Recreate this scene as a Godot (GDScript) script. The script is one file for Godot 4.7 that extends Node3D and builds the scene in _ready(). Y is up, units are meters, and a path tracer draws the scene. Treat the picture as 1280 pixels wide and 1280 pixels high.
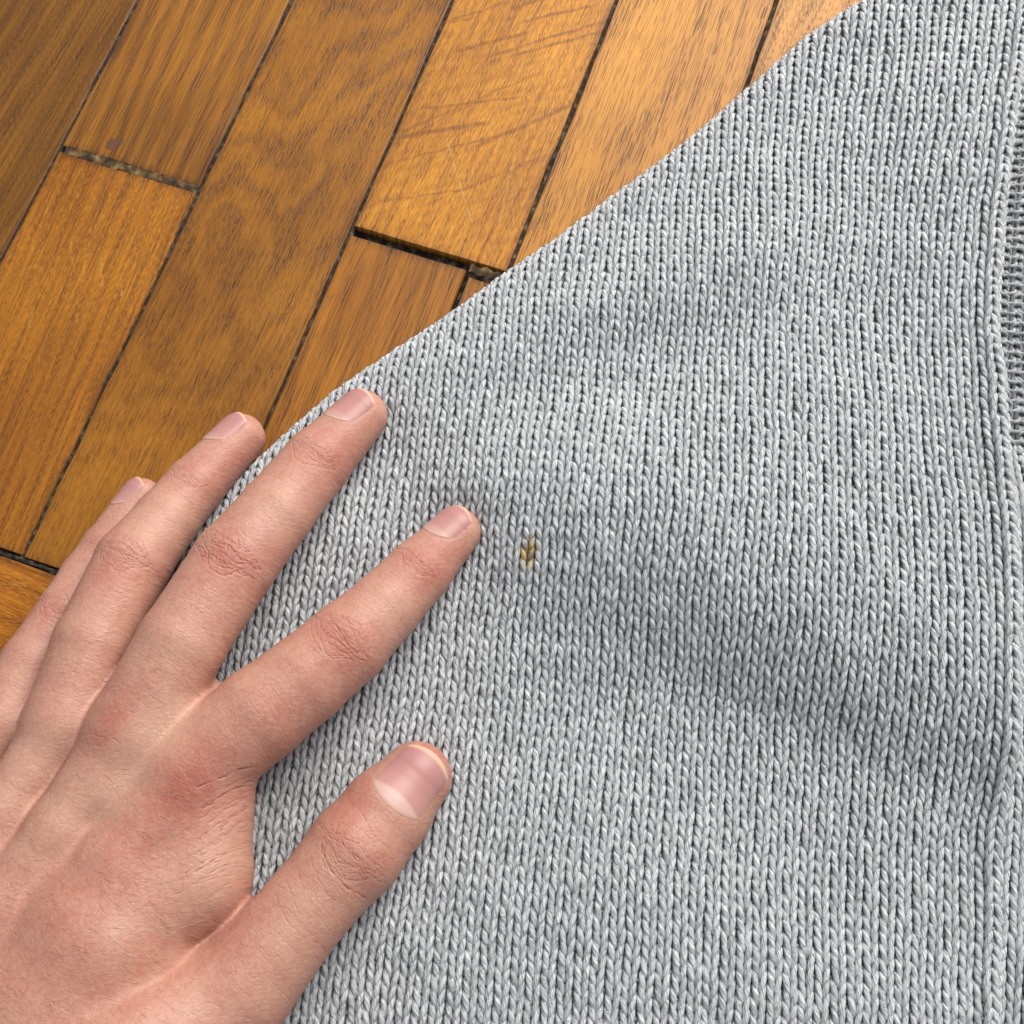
extends Node3D
# A left hand lies on a folded grey knit garment that lies on an old oak parquet floor.
# Lengths are worked out in millimetres and committed in metres.

const MM := 0.001
const CAM_H := 325.0
const FOCAL := 1500.0
const PITCH := 17.0
const ROLL := -10.0

var cam_right: Vector3
var cam_up: Vector3
var cam_fwd: Vector3
var rng := RandomNumberGenerator.new()
var soft := FastNoiseLite.new()
var fine := FastNoiseLite.new()
var cell := FastNoiseLite.new()

func _ready() -> void:
	rng.seed = 7
	set_camera()
	set_light()
	soft.noise_type = FastNoiseLite.TYPE_SIMPLEX_SMOOTH
	soft.fractal_octaves = 2
	soft.frequency = 1.0
	fine.noise_type = FastNoiseLite.TYPE_SIMPLEX
	fine.fractal_type = FastNoiseLite.FRACTAL_NONE
	fine.frequency = 1.0
	cell.noise_type = FastNoiseLite.TYPE_CELLULAR
	cell.cellular_return_type = FastNoiseLite.RETURN_DISTANCE2_SUB
	cell.fractal_type = FastNoiseLite.FRACTAL_NONE
	cell.frequency = 1.0
	var t0 := Time.get_ticks_msec()
	build_floor()
	print("floor ", Time.get_ticks_msec() - t0); t0 = Time.get_ticks_msec()
	build_knit()
	print("knit ", Time.get_ticks_msec() - t0); t0 = Time.get_ticks_msec()
	build_hand()
	print("hand ", Time.get_ticks_msec() - t0)

# ------------------------------------------------------------------ camera and light
func set_camera() -> void:
	var a := deg_to_rad(PITCH)
	var r := deg_to_rad(ROLL)
	cam_fwd = Vector3(0, -cos(a), -sin(a))
	var up := Vector3(0, sin(a), -cos(a))
	cam_right = Vector3(cos(r), 0, 0) + up * sin(r)
	cam_up = Vector3(-sin(r), 0, 0) + up * cos(r)
	var cam := Camera3D.new()
	cam.name = "camera"
	cam.transform = Transform3D(Basis(cam_right, cam_up, -cam_fwd), Vector3(0, CAM_H * MM, 0))
	cam.fov = rad_to_deg(2.0 * atan(640.0 / FOCAL))
	cam.near = 0.02
	cam.far = 20.0
	cam.current = true
	add_child(cam)

func set_light() -> void:
	var env := Environment.new()
	env.background_mode = Environment.BG_COLOR
	env.background_color = Color(0.90, 0.92, 0.945)
	env.background_energy_multiplier = 0.52
	env.tonemap_mode = Environment.TONE_MAPPER_LINEAR
	env.tonemap_exposure = 1.0
	env.sdfgi_enabled = true
	env.ssao_enabled = true
	env.ssil_enabled = true
	var we := WorldEnvironment.new()
	we.name = "environment"
	we.environment = env
	add_child(we)
	# the daylight of a window, up to the right of the picture
	var win := AreaLight3D.new()
	win.name = "window_daylight"
	win.area_size = Vector2(0.9, 1.0)
	win.area_normalize_energy = true
	win.light_color = Color(1.0, 0.985, 0.96)
	win.light_energy = 3.05
	win.area_range = 6.0
	win.area_attenuation = 2.0
	win.shadow_enabled = true
	var dir := Vector3(0.60, 0.74, -0.60).normalized()
	win.look_at_from_position(dir * 1.25 + Vector3(0, 0, -0.1), Vector3(0, 0, -0.1), Vector3.UP)
	add_child(win)

func at(px: float, py: float, h: float) -> Vector3:
	# the point at height h (mm) that lies under a spot of the plan drawn in 1280ths
	var d := ray(px, py)
	return Vector3(0, CAM_H, 0) + d * ((CAM_H - h) / -d.y)

func ray(px: float, py: float) -> Vector3:
	return cam_fwd + cam_right * ((px - 640.0) / FOCAL) + cam_up * ((640.0 - py) / FOCAL)

# ------------------------------------------------------------------ helpers
func thing(called: String, label: String, category: String, base: Vector3) -> Node3D:
	var o := Node3D.new()
	o.name = called
	o.position = base * MM
	add_child(o, true)
	o.set_meta("label", label)
	o.set_meta("category", category)
	return o

func commit(called: String, parent: Node, arrays: Array, m: Material) -> MeshInstance3D:
	var me := ArrayMesh.new()
	me.add_surface_from_arrays(Mesh.PRIMITIVE_TRIANGLES, arrays)
	me.surface_set_material(0, m)
	var o := MeshInstance3D.new()
	o.name = called
	o.mesh = me
	parent.add_child(o, true)
	return o

func arrays_of(v: PackedVector3Array, n: PackedVector3Array, uv: PackedVector2Array, col: PackedColorArray, idx: PackedInt32Array) -> Array:
	var a := []
	a.resize(Mesh.ARRAY_MAX)
	a[Mesh.ARRAY_VERTEX] = v
	a[Mesh.ARRAY_NORMAL] = n
	if uv.size(): a[Mesh.ARRAY_TEX_UV] = uv
	if col.size(): a[Mesh.ARRAY_COLOR] = col
	a[Mesh.ARRAY_INDEX] = idx
	return a

func float_texture(data: PackedFloat32Array, w: int, h: int) -> ImageTexture:
	return ImageTexture.create_from_image(Image.create_from_data(w, h, false, Image.FORMAT_RF, data.to_byte_array()))

func rgb_texture(data: PackedByteArray, w: int, h: int) -> ImageTexture:
	return ImageTexture.create_from_image(Image.create_from_data(w, h, false, Image.FORMAT_RGB8, data))

func lookup(table: PackedVector2Array, x: float) -> float:
	# smooth curve through points sorted by x
	var n := table.size()
	if x <= table[0].x: return table[0].y
	if x >= table[n - 1].x: return table[n - 1].y
	var i := 0
	while table[i + 1].x < x: i += 1
	var p0 := table[maxi(i - 1, 0)]
	var p1 := table[i]
	var p2 := table[i + 1]
	var p3 := table[mini(i + 2, n - 1)]
	var L := p2.x - p1.x
	var m1 := (p2.y - p0.y) / (p2.x - p0.x) * L
	var m2 := (p3.y - p1.y) / (p3.x - p1.x) * L
	var t := (x - p1.x) / L
	var t2 := t * t
	var t3 := t2 * t
	return (2.0 * t3 - 3.0 * t2 + 1.0) * p1.y + (t3 - 2.0 * t2 + t) * m1 + (3.0 * t2 - 2.0 * t3) * p2.y + (t3 - t2) * m2

# ------------------------------------------------------------------ parquet
const PT := Vector2(-0.4909, 0.8712)   # along the boards (x, z)
const PS := Vector2(0.8712, 0.4909)    # across the boards

func build_floor() -> void:
	var fl := Node3D.new()
	fl.name = "floor"
	fl.set_meta("kind", "structure")
	fl.set_meta("label", "old orange brown oak parquet floor with dirty joints")
	add_child(fl)
	# dirt and screed seen in the joints
	var bed := FastNoiseLite.new()
	bed.frequency = 0.05
	bed.seed = 4
	var bt := NoiseTexture2D.new()
	bt.width = 512; bt.height = 512; bt.noise = bed; bt.seamless = true
	var ramp := Gradient.new()
	ramp.offsets = PackedFloat32Array([0.0, 0.45, 0.66, 1.0])
	ramp.colors = PackedColorArray([Color(0.08, 0.065, 0.05), Color(0.13, 0.10, 0.08), Color(0.28, 0.24, 0.19), Color(0.55, 0.50, 0.43)])
	bt.color_ramp = ramp
	var bm := StandardMaterial3D.new()
	bm.albedo_texture = bt
	bm.uv1_triplanar = true
	bm.uv1_world_triplanar = true
	bm.uv1_scale = Vector3(11, 11, 11)
	bm.roughness = 0.95
	var sub := BoxMesh.new()
	sub.size = Vector3(2.4, 0.02, 2.4)
	var sn := MeshInstance3D.new()
	sn.name = "joint_bed"
	sn.mesh = sub
	sn.material_override = bm
	sn.position = Vector3(0, -0.0135, -0.1)
	fl.add_child(sn)
	# [s0, s1, t0, t1, kind, seed, tone, skew]
	var s := [-276.2, -226.6, -177.3, -126.4, -75.6, -26.4, 23.5, 73.0, 123.0]
	var list := [
		[s[0], s[1], -345, -60, "straight", 11, 0, 1.3], [s[0], s[1], -60, -27.6, "straight", 27, 1, 0.6],
		[s[1], s[2], -345, -154.7, "banded", 12, 1, 1.5], [s[1], s[2], -152.9, -28.3, "flecked", 13, 2, 1.3],
		[s[2], s[3], -345, -28.3, "swirl", 14, 3, 1.3],
		[s[3], s[4], -345, -156.9, "wavy", 15, 4, 1.5], [s[3], -87.2, -154.4, -28.3, "straight", 16, 5, 1.3], [-86.6, s[4], -152.6, -28.3, "straight", 17, 5, 0.5],
		[s[4], s[5], -345, -120, "streaked", 18, 6, 1.7], [s[4], s[5], -120, -28.3, "straight", 28, 5, 0.8],
		[s[5], s[6], -345, -190, "streaked", 19, 7, 0.9], [s[5], s[6], -190, -28.3, "straight", 29, 3, 0.8],
		[s[6], s[7], -345, -28.3, "straight", 20, 6, 0.8], [s[7], s[8], -345, -28.3, "banded", 21, 4, 0.8],
	]
	for p in list:
		var w: float = p[1] - p[0]
		var l: float = p[3] - p[2]
		plank(fl, PS, PT, p[0], p[1], p[2], p[3], p[4], p[5], p[6], p[7])
	# boards laid crosswise below
	plank(fl, PT, -PS, -27.0, 22.6, 130, 330, "flecked", 31, 8, 0.9)
	plank(fl, PT, -PS, -27.0, 22.6, -160, 129.4, "straight", 32, 3, 0.9)
	plank(fl, PT, -PS, 23.0, 72.0, -160, 330, "banded", 33, 4, 0.9)
	plank(fl, PT, -PS, 72.5, 122.0, -160, 330, "straight", 34, 2, 0.9)
	# the rest of the floor round about, out of a few kinds of board
	var kinds := []
	for k in 4:
		var made := plank(fl, PS, PT, s[0] + 1000.0, s[1] + 1000.0, 0, 126.4, ["straight", "banded", "flecked", "streaked"][k], 61 + k, [5, 3, 2, 6][k], 1.2)
		made.visible = false
		kinds.append(made)
	for i in range(-7, 15):
		var a0: float = s[0] + i * 49.75
		for j in range(-5, 6):
			var b0 := -345.0 - 127.0 if j == -5 else -27.0 + j * 127.0
			if j == -5: b0 = -473.0
			elif j == -4 or j == -3: b0 = -346.0 + (j + 4) * 127.0
			elif j == -2: b0 = -154.4
			else: b0 = -27.2 + (j + 1) * 149.6 if j == -1 else 122.6 + j * 127.2
			var a1 := a0 + 49.6
			var b1 := b0 + 126.4
			if a1 > -274.0 and a0 < 121.0 and b1 > -343.0 and b0 < -29.0: continue
			if a1 > -328.0 and a0 < 158.0 and b1 > -25.0 and b0 < 120.0: continue
			var o: MeshInstance3D = kinds[(i * 7 + j * 3 + 100) % 4].duplicate()
			o.name = "plank"
			o.visible = true
			var cs := (a0 + a1) * 0.5
			var ct := (b0 + b1) * 0.5
			o.position = Vector3(PS.x * cs + PT.x * ct, 0, PS.y * cs + PT.y * ct) * MM
			fl.add_child(o, true)
	for o in kinds: o.free()
	# filler pressed into the joint at the board end, and the splinter beside the open one
	filler(fl, PS, PT, -224.5, -177.6, -153.8, 1.7, 41)
	filler(fl, PS, PT, -87.0, -76.2, -155.0, 1.35, 42)
	# grey dirt packed into the long joints
	var dirt := 0
	for q in [[s[1], -340.0, -28.0], [s[2], -340.0, -28.0], [s[3], -340.0, -28.0], [s[4], -340.0, -28.0], [s[5], -340.0, -28.0], [s[6], -340.0, -28.0]]:
		filler(fl, PT, PS, q[1], q[2], q[0], 0.9, 50 + dirt, bm, "joint_dirt")
		dirt += 1
	filler(fl, PS, PT, -276, 20, -27.7, 0.9, 60, bm, "joint_dirt")

func tones(k: int) -> Array:
	# light and dark of each board, sRGB
	return [
		[Color8(128, 88, 28), Color8(88, 56, 15)],  # left corner board, its brown darkened for light falling off there
		[Color8(148, 102, 34), Color8(96, 60, 16)],
		[Color8(158, 106, 30), Color8(116, 71, 17)],
		[Color8(148, 101, 30), Color8(106, 67, 16)],
		[Color8(182, 130, 42), Color8(134, 86, 24)],
		[Color8(158, 107, 32), Color8(114, 71, 18)],
		[Color8(184, 134, 58), Color8(142, 97, 38)],
		[Color8(188, 140, 70), Color8(138, 96, 46)],
		[Color8(170, 112, 32), Color8(124, 74, 18)],
	][k]

func wood_textures(w: float, l: float, kind: String, sd: int, tone: int, t0: float) -> Array:
	var ppm := minf(5.0, 2000.0 / l)
	var W := int(w * ppm)
	var H := int(l * ppm)
	var alb := PackedByteArray()
	alb.resize(W * H * 3)
	var bump := PackedFloat32Array()
	bump.resize(W * H)
	var tn := tones(tone)
	var ca: Color = tn[0]
	var cb: Color = tn[1]
	var ox := sd * 37.3
	var swirl := kind == "swirl"
	var fibre_k := 0.40
	var ring_k := 0.26
	var pore_k := 0.30
	var freq := 0.16
	match kind:
		"banded": ring_k = 0.36; freq = 0.15; fibre_k = 0.30
		"swirl": ring_k = 0.36; pore_k = 0.34; fibre_k = 0.26
		"wavy": ring_k = 0.16; freq = 0.22; fibre_k = 0.26; pore_k = 0.2
		"flecked": ring_k = 0.18; fibre_k = 0.40
		"streaked": ring_k = 0.26; freq = 0.09; fibre_k = 0.20; pore_k = 0.40
	var lean := 0.06 * sin(sd * 4.7) + (0.03 if swirl else 0.0)
	for j in H:
		var y := j / ppm
		for i in W:
			var xr := i / ppm
			var x := xr + y * lean
			var lo := soft.get_noise_2d(x * 0.018 + ox, y * 0.0035 + ox)
			var q := x * freq + lo * 1.6
			if swirl:
				var lo2 := soft.get_noise_2d(x * 0.022 + ox, y * 0.011 - ox)
				var lo3 := fine.get_noise_2d(x * 0.10, y * 0.05 + ox)
				q = y * 0.028 + x * 0.035 + lo2 * 1.7 + lo3 * 0.22
			var ring := 0.5 - 0.5 * cos(TAU * q)
			ring = ring * (0.55 + 0.45 * ring)
			if swirl: ring *= 0.35 + 0.65 * smoothstep(l * 0.96, l * 0.55, y)
			var f1 := fine.get_noise_2d(x * 2.2 + ox, y * 0.028)
			var f2 := fine.get_noise_2d(x * 0.6 - ox, y * 0.016)
			var po := fine.get_noise_2d(x * 2.9 + 0.2 * f2, y * 0.042 + ox * 2.0)
			var pore := clampf((po - 0.40) * 4.5, 0.0, 1.0)
			pore *= 0.5 + 0.5 * ring
			var bl := soft.get_noise_2d(x * 0.02 - ox, y * 0.012)
			var k := 0.44 + ring_k * (ring - 0.45) + fibre_k * (f1 * 0.36 + f2 * 0.5) + bl * 0.36
			if kind == "flecked":
				k -= 0.5 * clampf((fine.get_noise_2d(x * 0.7 + y * 0.06, y * 0.20 + ox) - 0.45) * 2.0, 0.0, 1.0) * smoothstep(90.0, 20.0, y)
			elif kind == "wavy":
				k += 0.20 * fine.get_noise_2d(x * 0.75 + y * 0.05, y * 0.17) + 0.10 * fine.get_noise_2d(x * 0.18 + y * 0.22, y * 0.10)
			k = clampf(k, -0.15, 1.15)
			var c := ca.lerp(cb, k)
			var dk := 1.0 - pore_k * pore
			# worn varnish and old dirt along the board ends and arrises
			var e := minf(minf(xr, w - xr), minf(y, l - y))
			if e < 4.0:
				var g := (1.0 - e / 4.0)
				dk *= 1.0 - 0.28 * g * g * (0.5 + 0.9 * clampf(bl + f2 * 0.7 + 0.4, 0.0, 1.0))
			if e < 0.25: dk *= 0.16  # board sides painted near black: arris dirt plus shade inside the joints
			var at3 := (j * W + i) * 3
			alb[at3] = int(clampf(c.r * 1.06 * dk, 0, 1) * 255.0)
			alb[at3 + 1] = int(clampf(c.g * dk * dk ** 0.15, 0, 1) * 255.0)
			alb[at3 + 2] = int(clampf(c.b * 0.82 * dk * dk ** 0.3, 0, 1) * 255.0)
			bump[j * W + i] = 0.5 - pore * 0.45 + f1 * 0.05 + ring * 0.05 + bl * 0.6
	return [alb, bump, W, H, ppm]

func scratch(tex: Array, x0: float, y0: float, x1: float, y1: float, width: float, tint: Color, amount: float, deep: float, sd: int) -> void:
	var W: int = tex[2]
	var H: int = tex[3]
	var ppm: float = tex[4]
	var n := int(Vector2(x1 - x0, y1 - y0).length() * ppm * 1.6)
	for s in n:
		var t := float(s) / n
		var cx := lerpf(x0, x1, t) + 0.5 * soft.get_noise_2d(t * 3.0, sd)
		var cy := lerpf(y0, y1, t) + 0.5 * soft.get_noise_2d(t * 3.0, sd + 50.0)
		var k := amount * clampf(0.55 + 0.9 * soft.get_noise_2d(t * 9.0, sd + 9.0), 0.0, 1.0) * minf(1.0, minf(t, 1.0 - t) * 8.0)
		var R := int(width * ppm) + 1
		for dj in range(-R, R + 1):
			for di in range(-R, R + 1):
				var i := int(cx * ppm) + di
				var j := int(cy * ppm) + dj
				if i < 0 or j < 0 or i >= W or j >= H: continue
				var d := Vector2(i / ppm - cx, j / ppm - cy).length() / width
				if d > 1.0: continue
				var kk := k * (1.0 - d * d) * 0.5
				var o := (j * W + i) * 3
				tex[0][o] = int(lerpf(tex[0][o], tint.r * 255.0, kk))
				tex[0][o + 1] = int(lerpf(tex[0][o + 1], tint.g * 255.0, kk))
				tex[0][o + 2] = int(lerpf(tex[0][o + 2], tint.b * 255.0, kk))
				tex[1][j * W + i] -= deep * kk

func wood_material(tex: Array) -> StandardMaterial3D:
	var m := StandardMaterial3D.new()
	m.albedo_texture = rgb_texture(tex[0], tex[2], tex[3])
	m.heightmap_enabled = true
	m.heightmap_texture = float_texture(tex[1], tex[2], tex[3])
	m.heightmap_scale = 0.02
	m.roughness = 0.46
	m.metallic_specular = 0.4
	m.texture_repeat = false
	return m

func plank(fl: Node, S: Vector2, T: Vector2, s0: float, s1: float, t0: float, t1: float, kind: String, sd: int, tone: int, gap: float) -> MeshInstance3D:
	var w := s1 - s0
	var l := t1 - t0
	var tex := wood_textures(w, l, kind, sd, tone, t0)
	if kind == "wavy":
		var y1 := l
		for k in 16:
			var yy := y1 - rng.randf_range(1, 95)
			var xx := rng.randf_range(-6, 26)
			var ln := rng.randf_range(14, 34)
			scratch(tex, xx, yy, xx + ln, yy - ln * rng.randf_range(0.45, 1.15), rng.randf_range(0.5, 1.0), Color8(124, 78, 26), 0.34, 0.04, k * 7)
		scratch(tex, 16, y1 - 39, 38, y1 - 8, 0.32, Color8(196, 176, 136), 0.5, 0.04, 3)
		scratch(tex, 39, y1 - 42, 43, y1 - 12, 0.6, Color8(190, 156, 100), 0.25, 0.03, 5)
	elif kind == "swirl":
		scratch(tex, 32, l - 232, 36, l - 214, 0.5, Color8(186, 160, 116), 0.5, 0.05, 8)
	elif kind == "flecked":
		for k in 6:
			var yy := rng.randf_range(6, 60)
			var xx := rng.randf_range(4, 40)
			scratch(tex, xx, yy, xx + rng.randf_range(1, 6), yy + rng.randf_range(4, 14), 0.6, Color8(196, 146, 74), 0.28, 0.0, k * 5 + 2)
	elif kind == "banded":
		for k in 26:
			scratch(tex, 14.4 + (k % 5) * 0.5, l - 6.3 + (k % 3) * 0.9, 16.4 + (k % 4) * 0.5, l - 5.2 - (k % 4) * 0.8, 1.2, Color8(96, 62, 50), 0.35, 0.0, k)
	elif kind == "streaked":
		for k in 34:
			var xx := rng.randf_range(1, 48)
			var yy := rng.randf_range(l * 0.1, l * 0.9)
			scratch(tex, xx, yy, xx + rng.randf_range(-1.5, 1.5), yy + rng.randf_range(8, 40), 0.22, Color8(100, 60, 30), 0.7, 0.2, k * 3)
	# geometry: slightly uneven arrises with a small bevel
	var n := maxi(6, int(l / 9.0))
	var hw := gap * 0.5
	var lift := 0.25 * sin(sd * 2.1)
	var vv := PackedVector3Array()
	var nn := PackedVector3Array()
	var uv := PackedVector2Array()
	var idx := PackedInt32Array()
	var base := Vector3(S.x * (s0 + s1) * 0.5 + T.x * (t0 + t1) * 0.5, 0, S.y * (s0 + s1) * 0.5 + T.y * (t0 + t1) * 0.5)
	var ex := 0.35
	for j in n + 3:
		# rows 0 and n+2 are the feet of the end faces
		var foot := j == 0 or j == n + 2
		var jj := clampi(j - 1, 0, n)
		var t := lerpf(t0 + ex, t1 - ex, float(jj) / n)
		var a := s0 + hw + 0.35 * soft.get_noise_2d(t * 0.08, sd * 3.0) + 0.2 * fine.get_noise_2d(t * 0.4, sd * 5.0)
		var b := s1 - hw + 0.35 * soft.get_noise_2d(t * 0.08, sd * 3.0 + 40.0) + 0.2 * fine.get_noise_2d(t * 0.4, sd * 5.0 + 9.0)
		var across := [a, a, a + 0.35, (a * 2 + b) / 3.0, (a + 2 * b) / 3.0, b - 0.35, b, b]
		for i in 8:
			var y := lift
			var sx: float = across[i]
			var tt := t + (0.25 * fine.get_noise_2d(sx * 0.3, sd) if jj == 0 or jj == n else 0.0)
			var nr := Vector3.UP
			if i == 0 or i == 7: y = -3.4
			elif i == 1 or i == 6: y = lift - 0.32
			if jj == 0 or jj == n:
				tt += 0.30 if jj == 0 else -0.30
				if j == 0 or j == n + 2:
					tt += -0.30 if jj == 0 else 0.30
					y = -3.4
				elif i > 1 and i < 6: y = lift - 0.14
			var side := -1.0 if i < 3 else 1.0
			var sv := Vector3(S.x, 0, S.y)
			if i == 0 or i == 7: nr = sv * side
			elif i == 1 or i == 6: nr = (sv * side + Vector3.UP).normalized()
			if foot: nr = Vector3(T.x, 0, T.y) * (-1.0 if j == 0 else 1.0)
			vv.append((Vector3(S.x * sx + T.x * tt, y, S.y * sx + T.y * tt) - base) * MM)
			nn.append(nr)
			uv.append(Vector2(clampf((sx - s0) / w, 0.004, 0.996) if i > 0 and i < 7 else (0.001 if i == 0 else 0.999), clampf((tt - t0) / l, 0.0005, 0.9995) if not foot else (0.0002 if j == 0 else 0.9998)))
	for j in n + 2:
		for i in 7:
			var k := j * 8 + i
			# S x T points down for (PS, PT): wind so that the top faces up
			idx.append_array(PackedInt32Array([k, k + 1, k + 8, k + 1, k + 9, k + 8]))
	var up := (vv[idx[2]] - vv[idx[0]]).cross(vv[idx[1]] - vv[idx[0]])
	if S.x * T.y - S.y * T.x < 0:
		for k in range(0, idx.size(), 3):
			var q := idx[k + 1]
			idx[k + 1] = idx[k + 2]
			idx[k + 2] = q
	var o := commit("plank", fl, arrays_of(vv, nn, uv, PackedColorArray(), idx), wood_material(tex))
	o.position = base * MM
	return o

func filler(fl: Node, S: Vector2, T: Vector2, s0: float, s1: float, t: float, half: float, sd: int, given: Material = null, called := "joint_filler") -> void:
	var vv := PackedVector3Array()
	var nn := PackedVector3Array()
	var idx := PackedInt32Array()
	var n := maxi(40, int((s1 - s0) / 0.9))
	for j in n + 1:
		var s := lerpf(s0, s1, float(j) / n)
		for i in 5:
			var u := (i - 2) / 2.0
			var tt := t + u * half * (0.95 + 0.5 * soft.get_noise_2d(s * 0.3, sd + i * 3.0))
			var y := (-0.12 if given == null else -0.95) + (0.05 if given == null else 0.35) * fine.get_noise_2d(s * 0.7, sd * 3.0 + i * 0.8) + (0.06 if given == null else 0.6) * soft.get_noise_2d(s * 0.07, sd * 9.0 + i * 0.4) - (0.1 if given == null else 0.6) * u * u
			vv.append(Vector3(S.x * s + T.x * tt, y, S.y * s + T.y * tt) * MM)
			nn.append(Vector3(0, 1, 0))
	for j in n:
		for i in 4:
			var k := j * 5 + i
			if S.x * T.y - S.y * T.x > 0: idx.append_array(PackedInt32Array([k, k + 5, k + 1, k + 1, k + 5, k + 6]))
			else: idx.append_array(PackedInt32Array([k, k + 1, k + 5, k + 1, k + 6, k + 5]))
	var m := StandardMaterial3D.new()
	var fn := FastNoiseLite.new()
	fn.frequency = 0.03
	var ft := NoiseTexture2D.new()
	ft.width = 256; ft.height = 256; ft.noise = fn; ft.seamless = true
	var fr := Gradient.new()
	fr.offsets = PackedFloat32Array([0.2, 0.45, 0.6, 0.85])
	fr.colors = PackedColorArray([Color(0.10, 0.07, 0.04), Color(0.24, 0.17, 0.07), Color(0.34, 0.25, 0.11), Color(0.50, 0.42, 0.28)])
	ft.color_ramp = fr
	m.albedo_texture = ft
	m.uv1_triplanar = true
	m.uv1_world_triplanar = true
	m.uv1_scale = Vector3(26, 26, 26)
	m.roughness = 0.9
	var st := SurfaceTool.new()
	st.create_from_arrays(arrays_of(vv, nn, PackedVector2Array(), PackedColorArray(), idx))
	st.generate_normals()
	st.set_material(given if given else m)
	var o := MeshInstance3D.new()
	o.name = called
	o.mesh = st.commit()
	fl.add_child(o, true)

# ------------------------------------------------------------------ knit
const KW := 3.86           # wale
const KR := 3.02           # course
const KU := Vector2(0.9636, 0.2672)    # across the wales (x, z)
const KV := Vector2(-0.2672, 0.9636)   # down the wales
const KO := Vector2(0.0, -99.4)
const RIDGE := 131.0
const EDGE_R := 4.2
const SIDE_R := 2.6
var ridge_table := PackedVector2Array([Vector2(-230, 150), Vector2(-174, 142.0), Vector2(-139.5, 138.4), Vector2(-106.6, 133.8), Vector2(-65, 131.2), Vector2(-41, 132.2), Vector2(-6, 134.6), Vector2(47, 134.4), Vector2(87, 132.2), Vector2(120, 130.6), Vector2(200, 126)])
var edge_table := PackedVector2Array([Vector2(-220, 7), Vector2(-147, 3.5), Vector2(-131, 1.8), Vector2(-118, 1.2), Vector2(-92, 2.4), Vector2(-68, 3.2), Vector2(-49, 2.6), Vector2(-18, 1.4), Vector2(0, 0), Vector2(24, -1.3), Vector2(46, -3.4), Vector2(60, -4.6), Vector2(70, -4.6), Vector2(82, -3.9), Vector2(91, -3.1), Vector2(100, -2.3), Vector2(110, -0.5), Vector2(120, 3.3), Vector2(135, 11), Vector2(160, 26), Vector2(200, 52), Vector2(240, 80)])
# soft swells of the cloth: x, z, direction of the swell (deg from +x towards +z), length, width, height
var swells := [
	[50.0, -71.0, 38.0, 60.0, 22.0, 5.6], [14.0, -24.0, 40.0, 50.0, 24.0, -3.4], [78.0, 8.0, 40.0, 60.0, 30.0, -4.4],
	[46.0, -152.0, -8.0, 44.0, 11.0, 2.4], [20.0, -131.0, -8.0, 48.0, 12.0, -2.8],
	[60.0, -100.0, 10.0, 60.0, 22.0, 1.8], [72.0, -14.0, 40.0, 40.0, 14.0, -3.0], [24.0, 4.0, 40.0, 40.0, 16.0, 2.4],
	[-28.0, -108.0, 60.0, 25.0, 10.0, -2.4], [112.0, -190.0, 105.0, 50.0, 14.0, -2.6], [118.0, -120.0, 105.0, 50.0, 12.0, -2.2], [84.0, -150.0, 105.0, 40.0, 12.0, 1.4],
]

var presses := []

func add_press(x0: float, y0: float, x1: float, y1: float, k: float) -> void:
	var a := at(x0, y0, 12)
	var b := at(x1, y1, 12)
	presses.append([Vector2(a.x, a.z), Vector2(b.x, b.z), k])

func swell(x: float, z: float) -> float:
	var h := 0.0
	for s in swells:
		var dx: float = x - s[0]
		var dz: float = z - s[1]
		var c := cos(deg_to_rad(s[2]))
		var n := sin(deg_to_rad(s[2]))
		var a: float = (dx * c + dz * n) / s[3]
		var b: float = (dz * c - dx * n) / s[4]
		var q := a * a + b * b
		if q < 12.0: h += 1.35 * s[5] * exp(-0.5 * q)
	# the fingers press into it
	var p := Vector2(x, z)
	for q in presses:
		var d := Geometry2D.get_closest_point_to_segment(p, q[0], q[1]).distance_to(p)
		if d < 30.0: h += q[2] * (-2.8 * exp(-d * d / 60.0) + 0.9 * exp(-d * d / 170.0))
	return h + 0.5 * soft.get_noise_2d(x * 0.035, z * 0.035)

func edge_dist(p: Vector2) -> float:
	var d := p - Vector2(12.2, -170.4)
	return (d.x * 0.519 + d.y * 0.855) - lookup(edge_table, d.x * -0.855 + d.y * 0.519)

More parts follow.
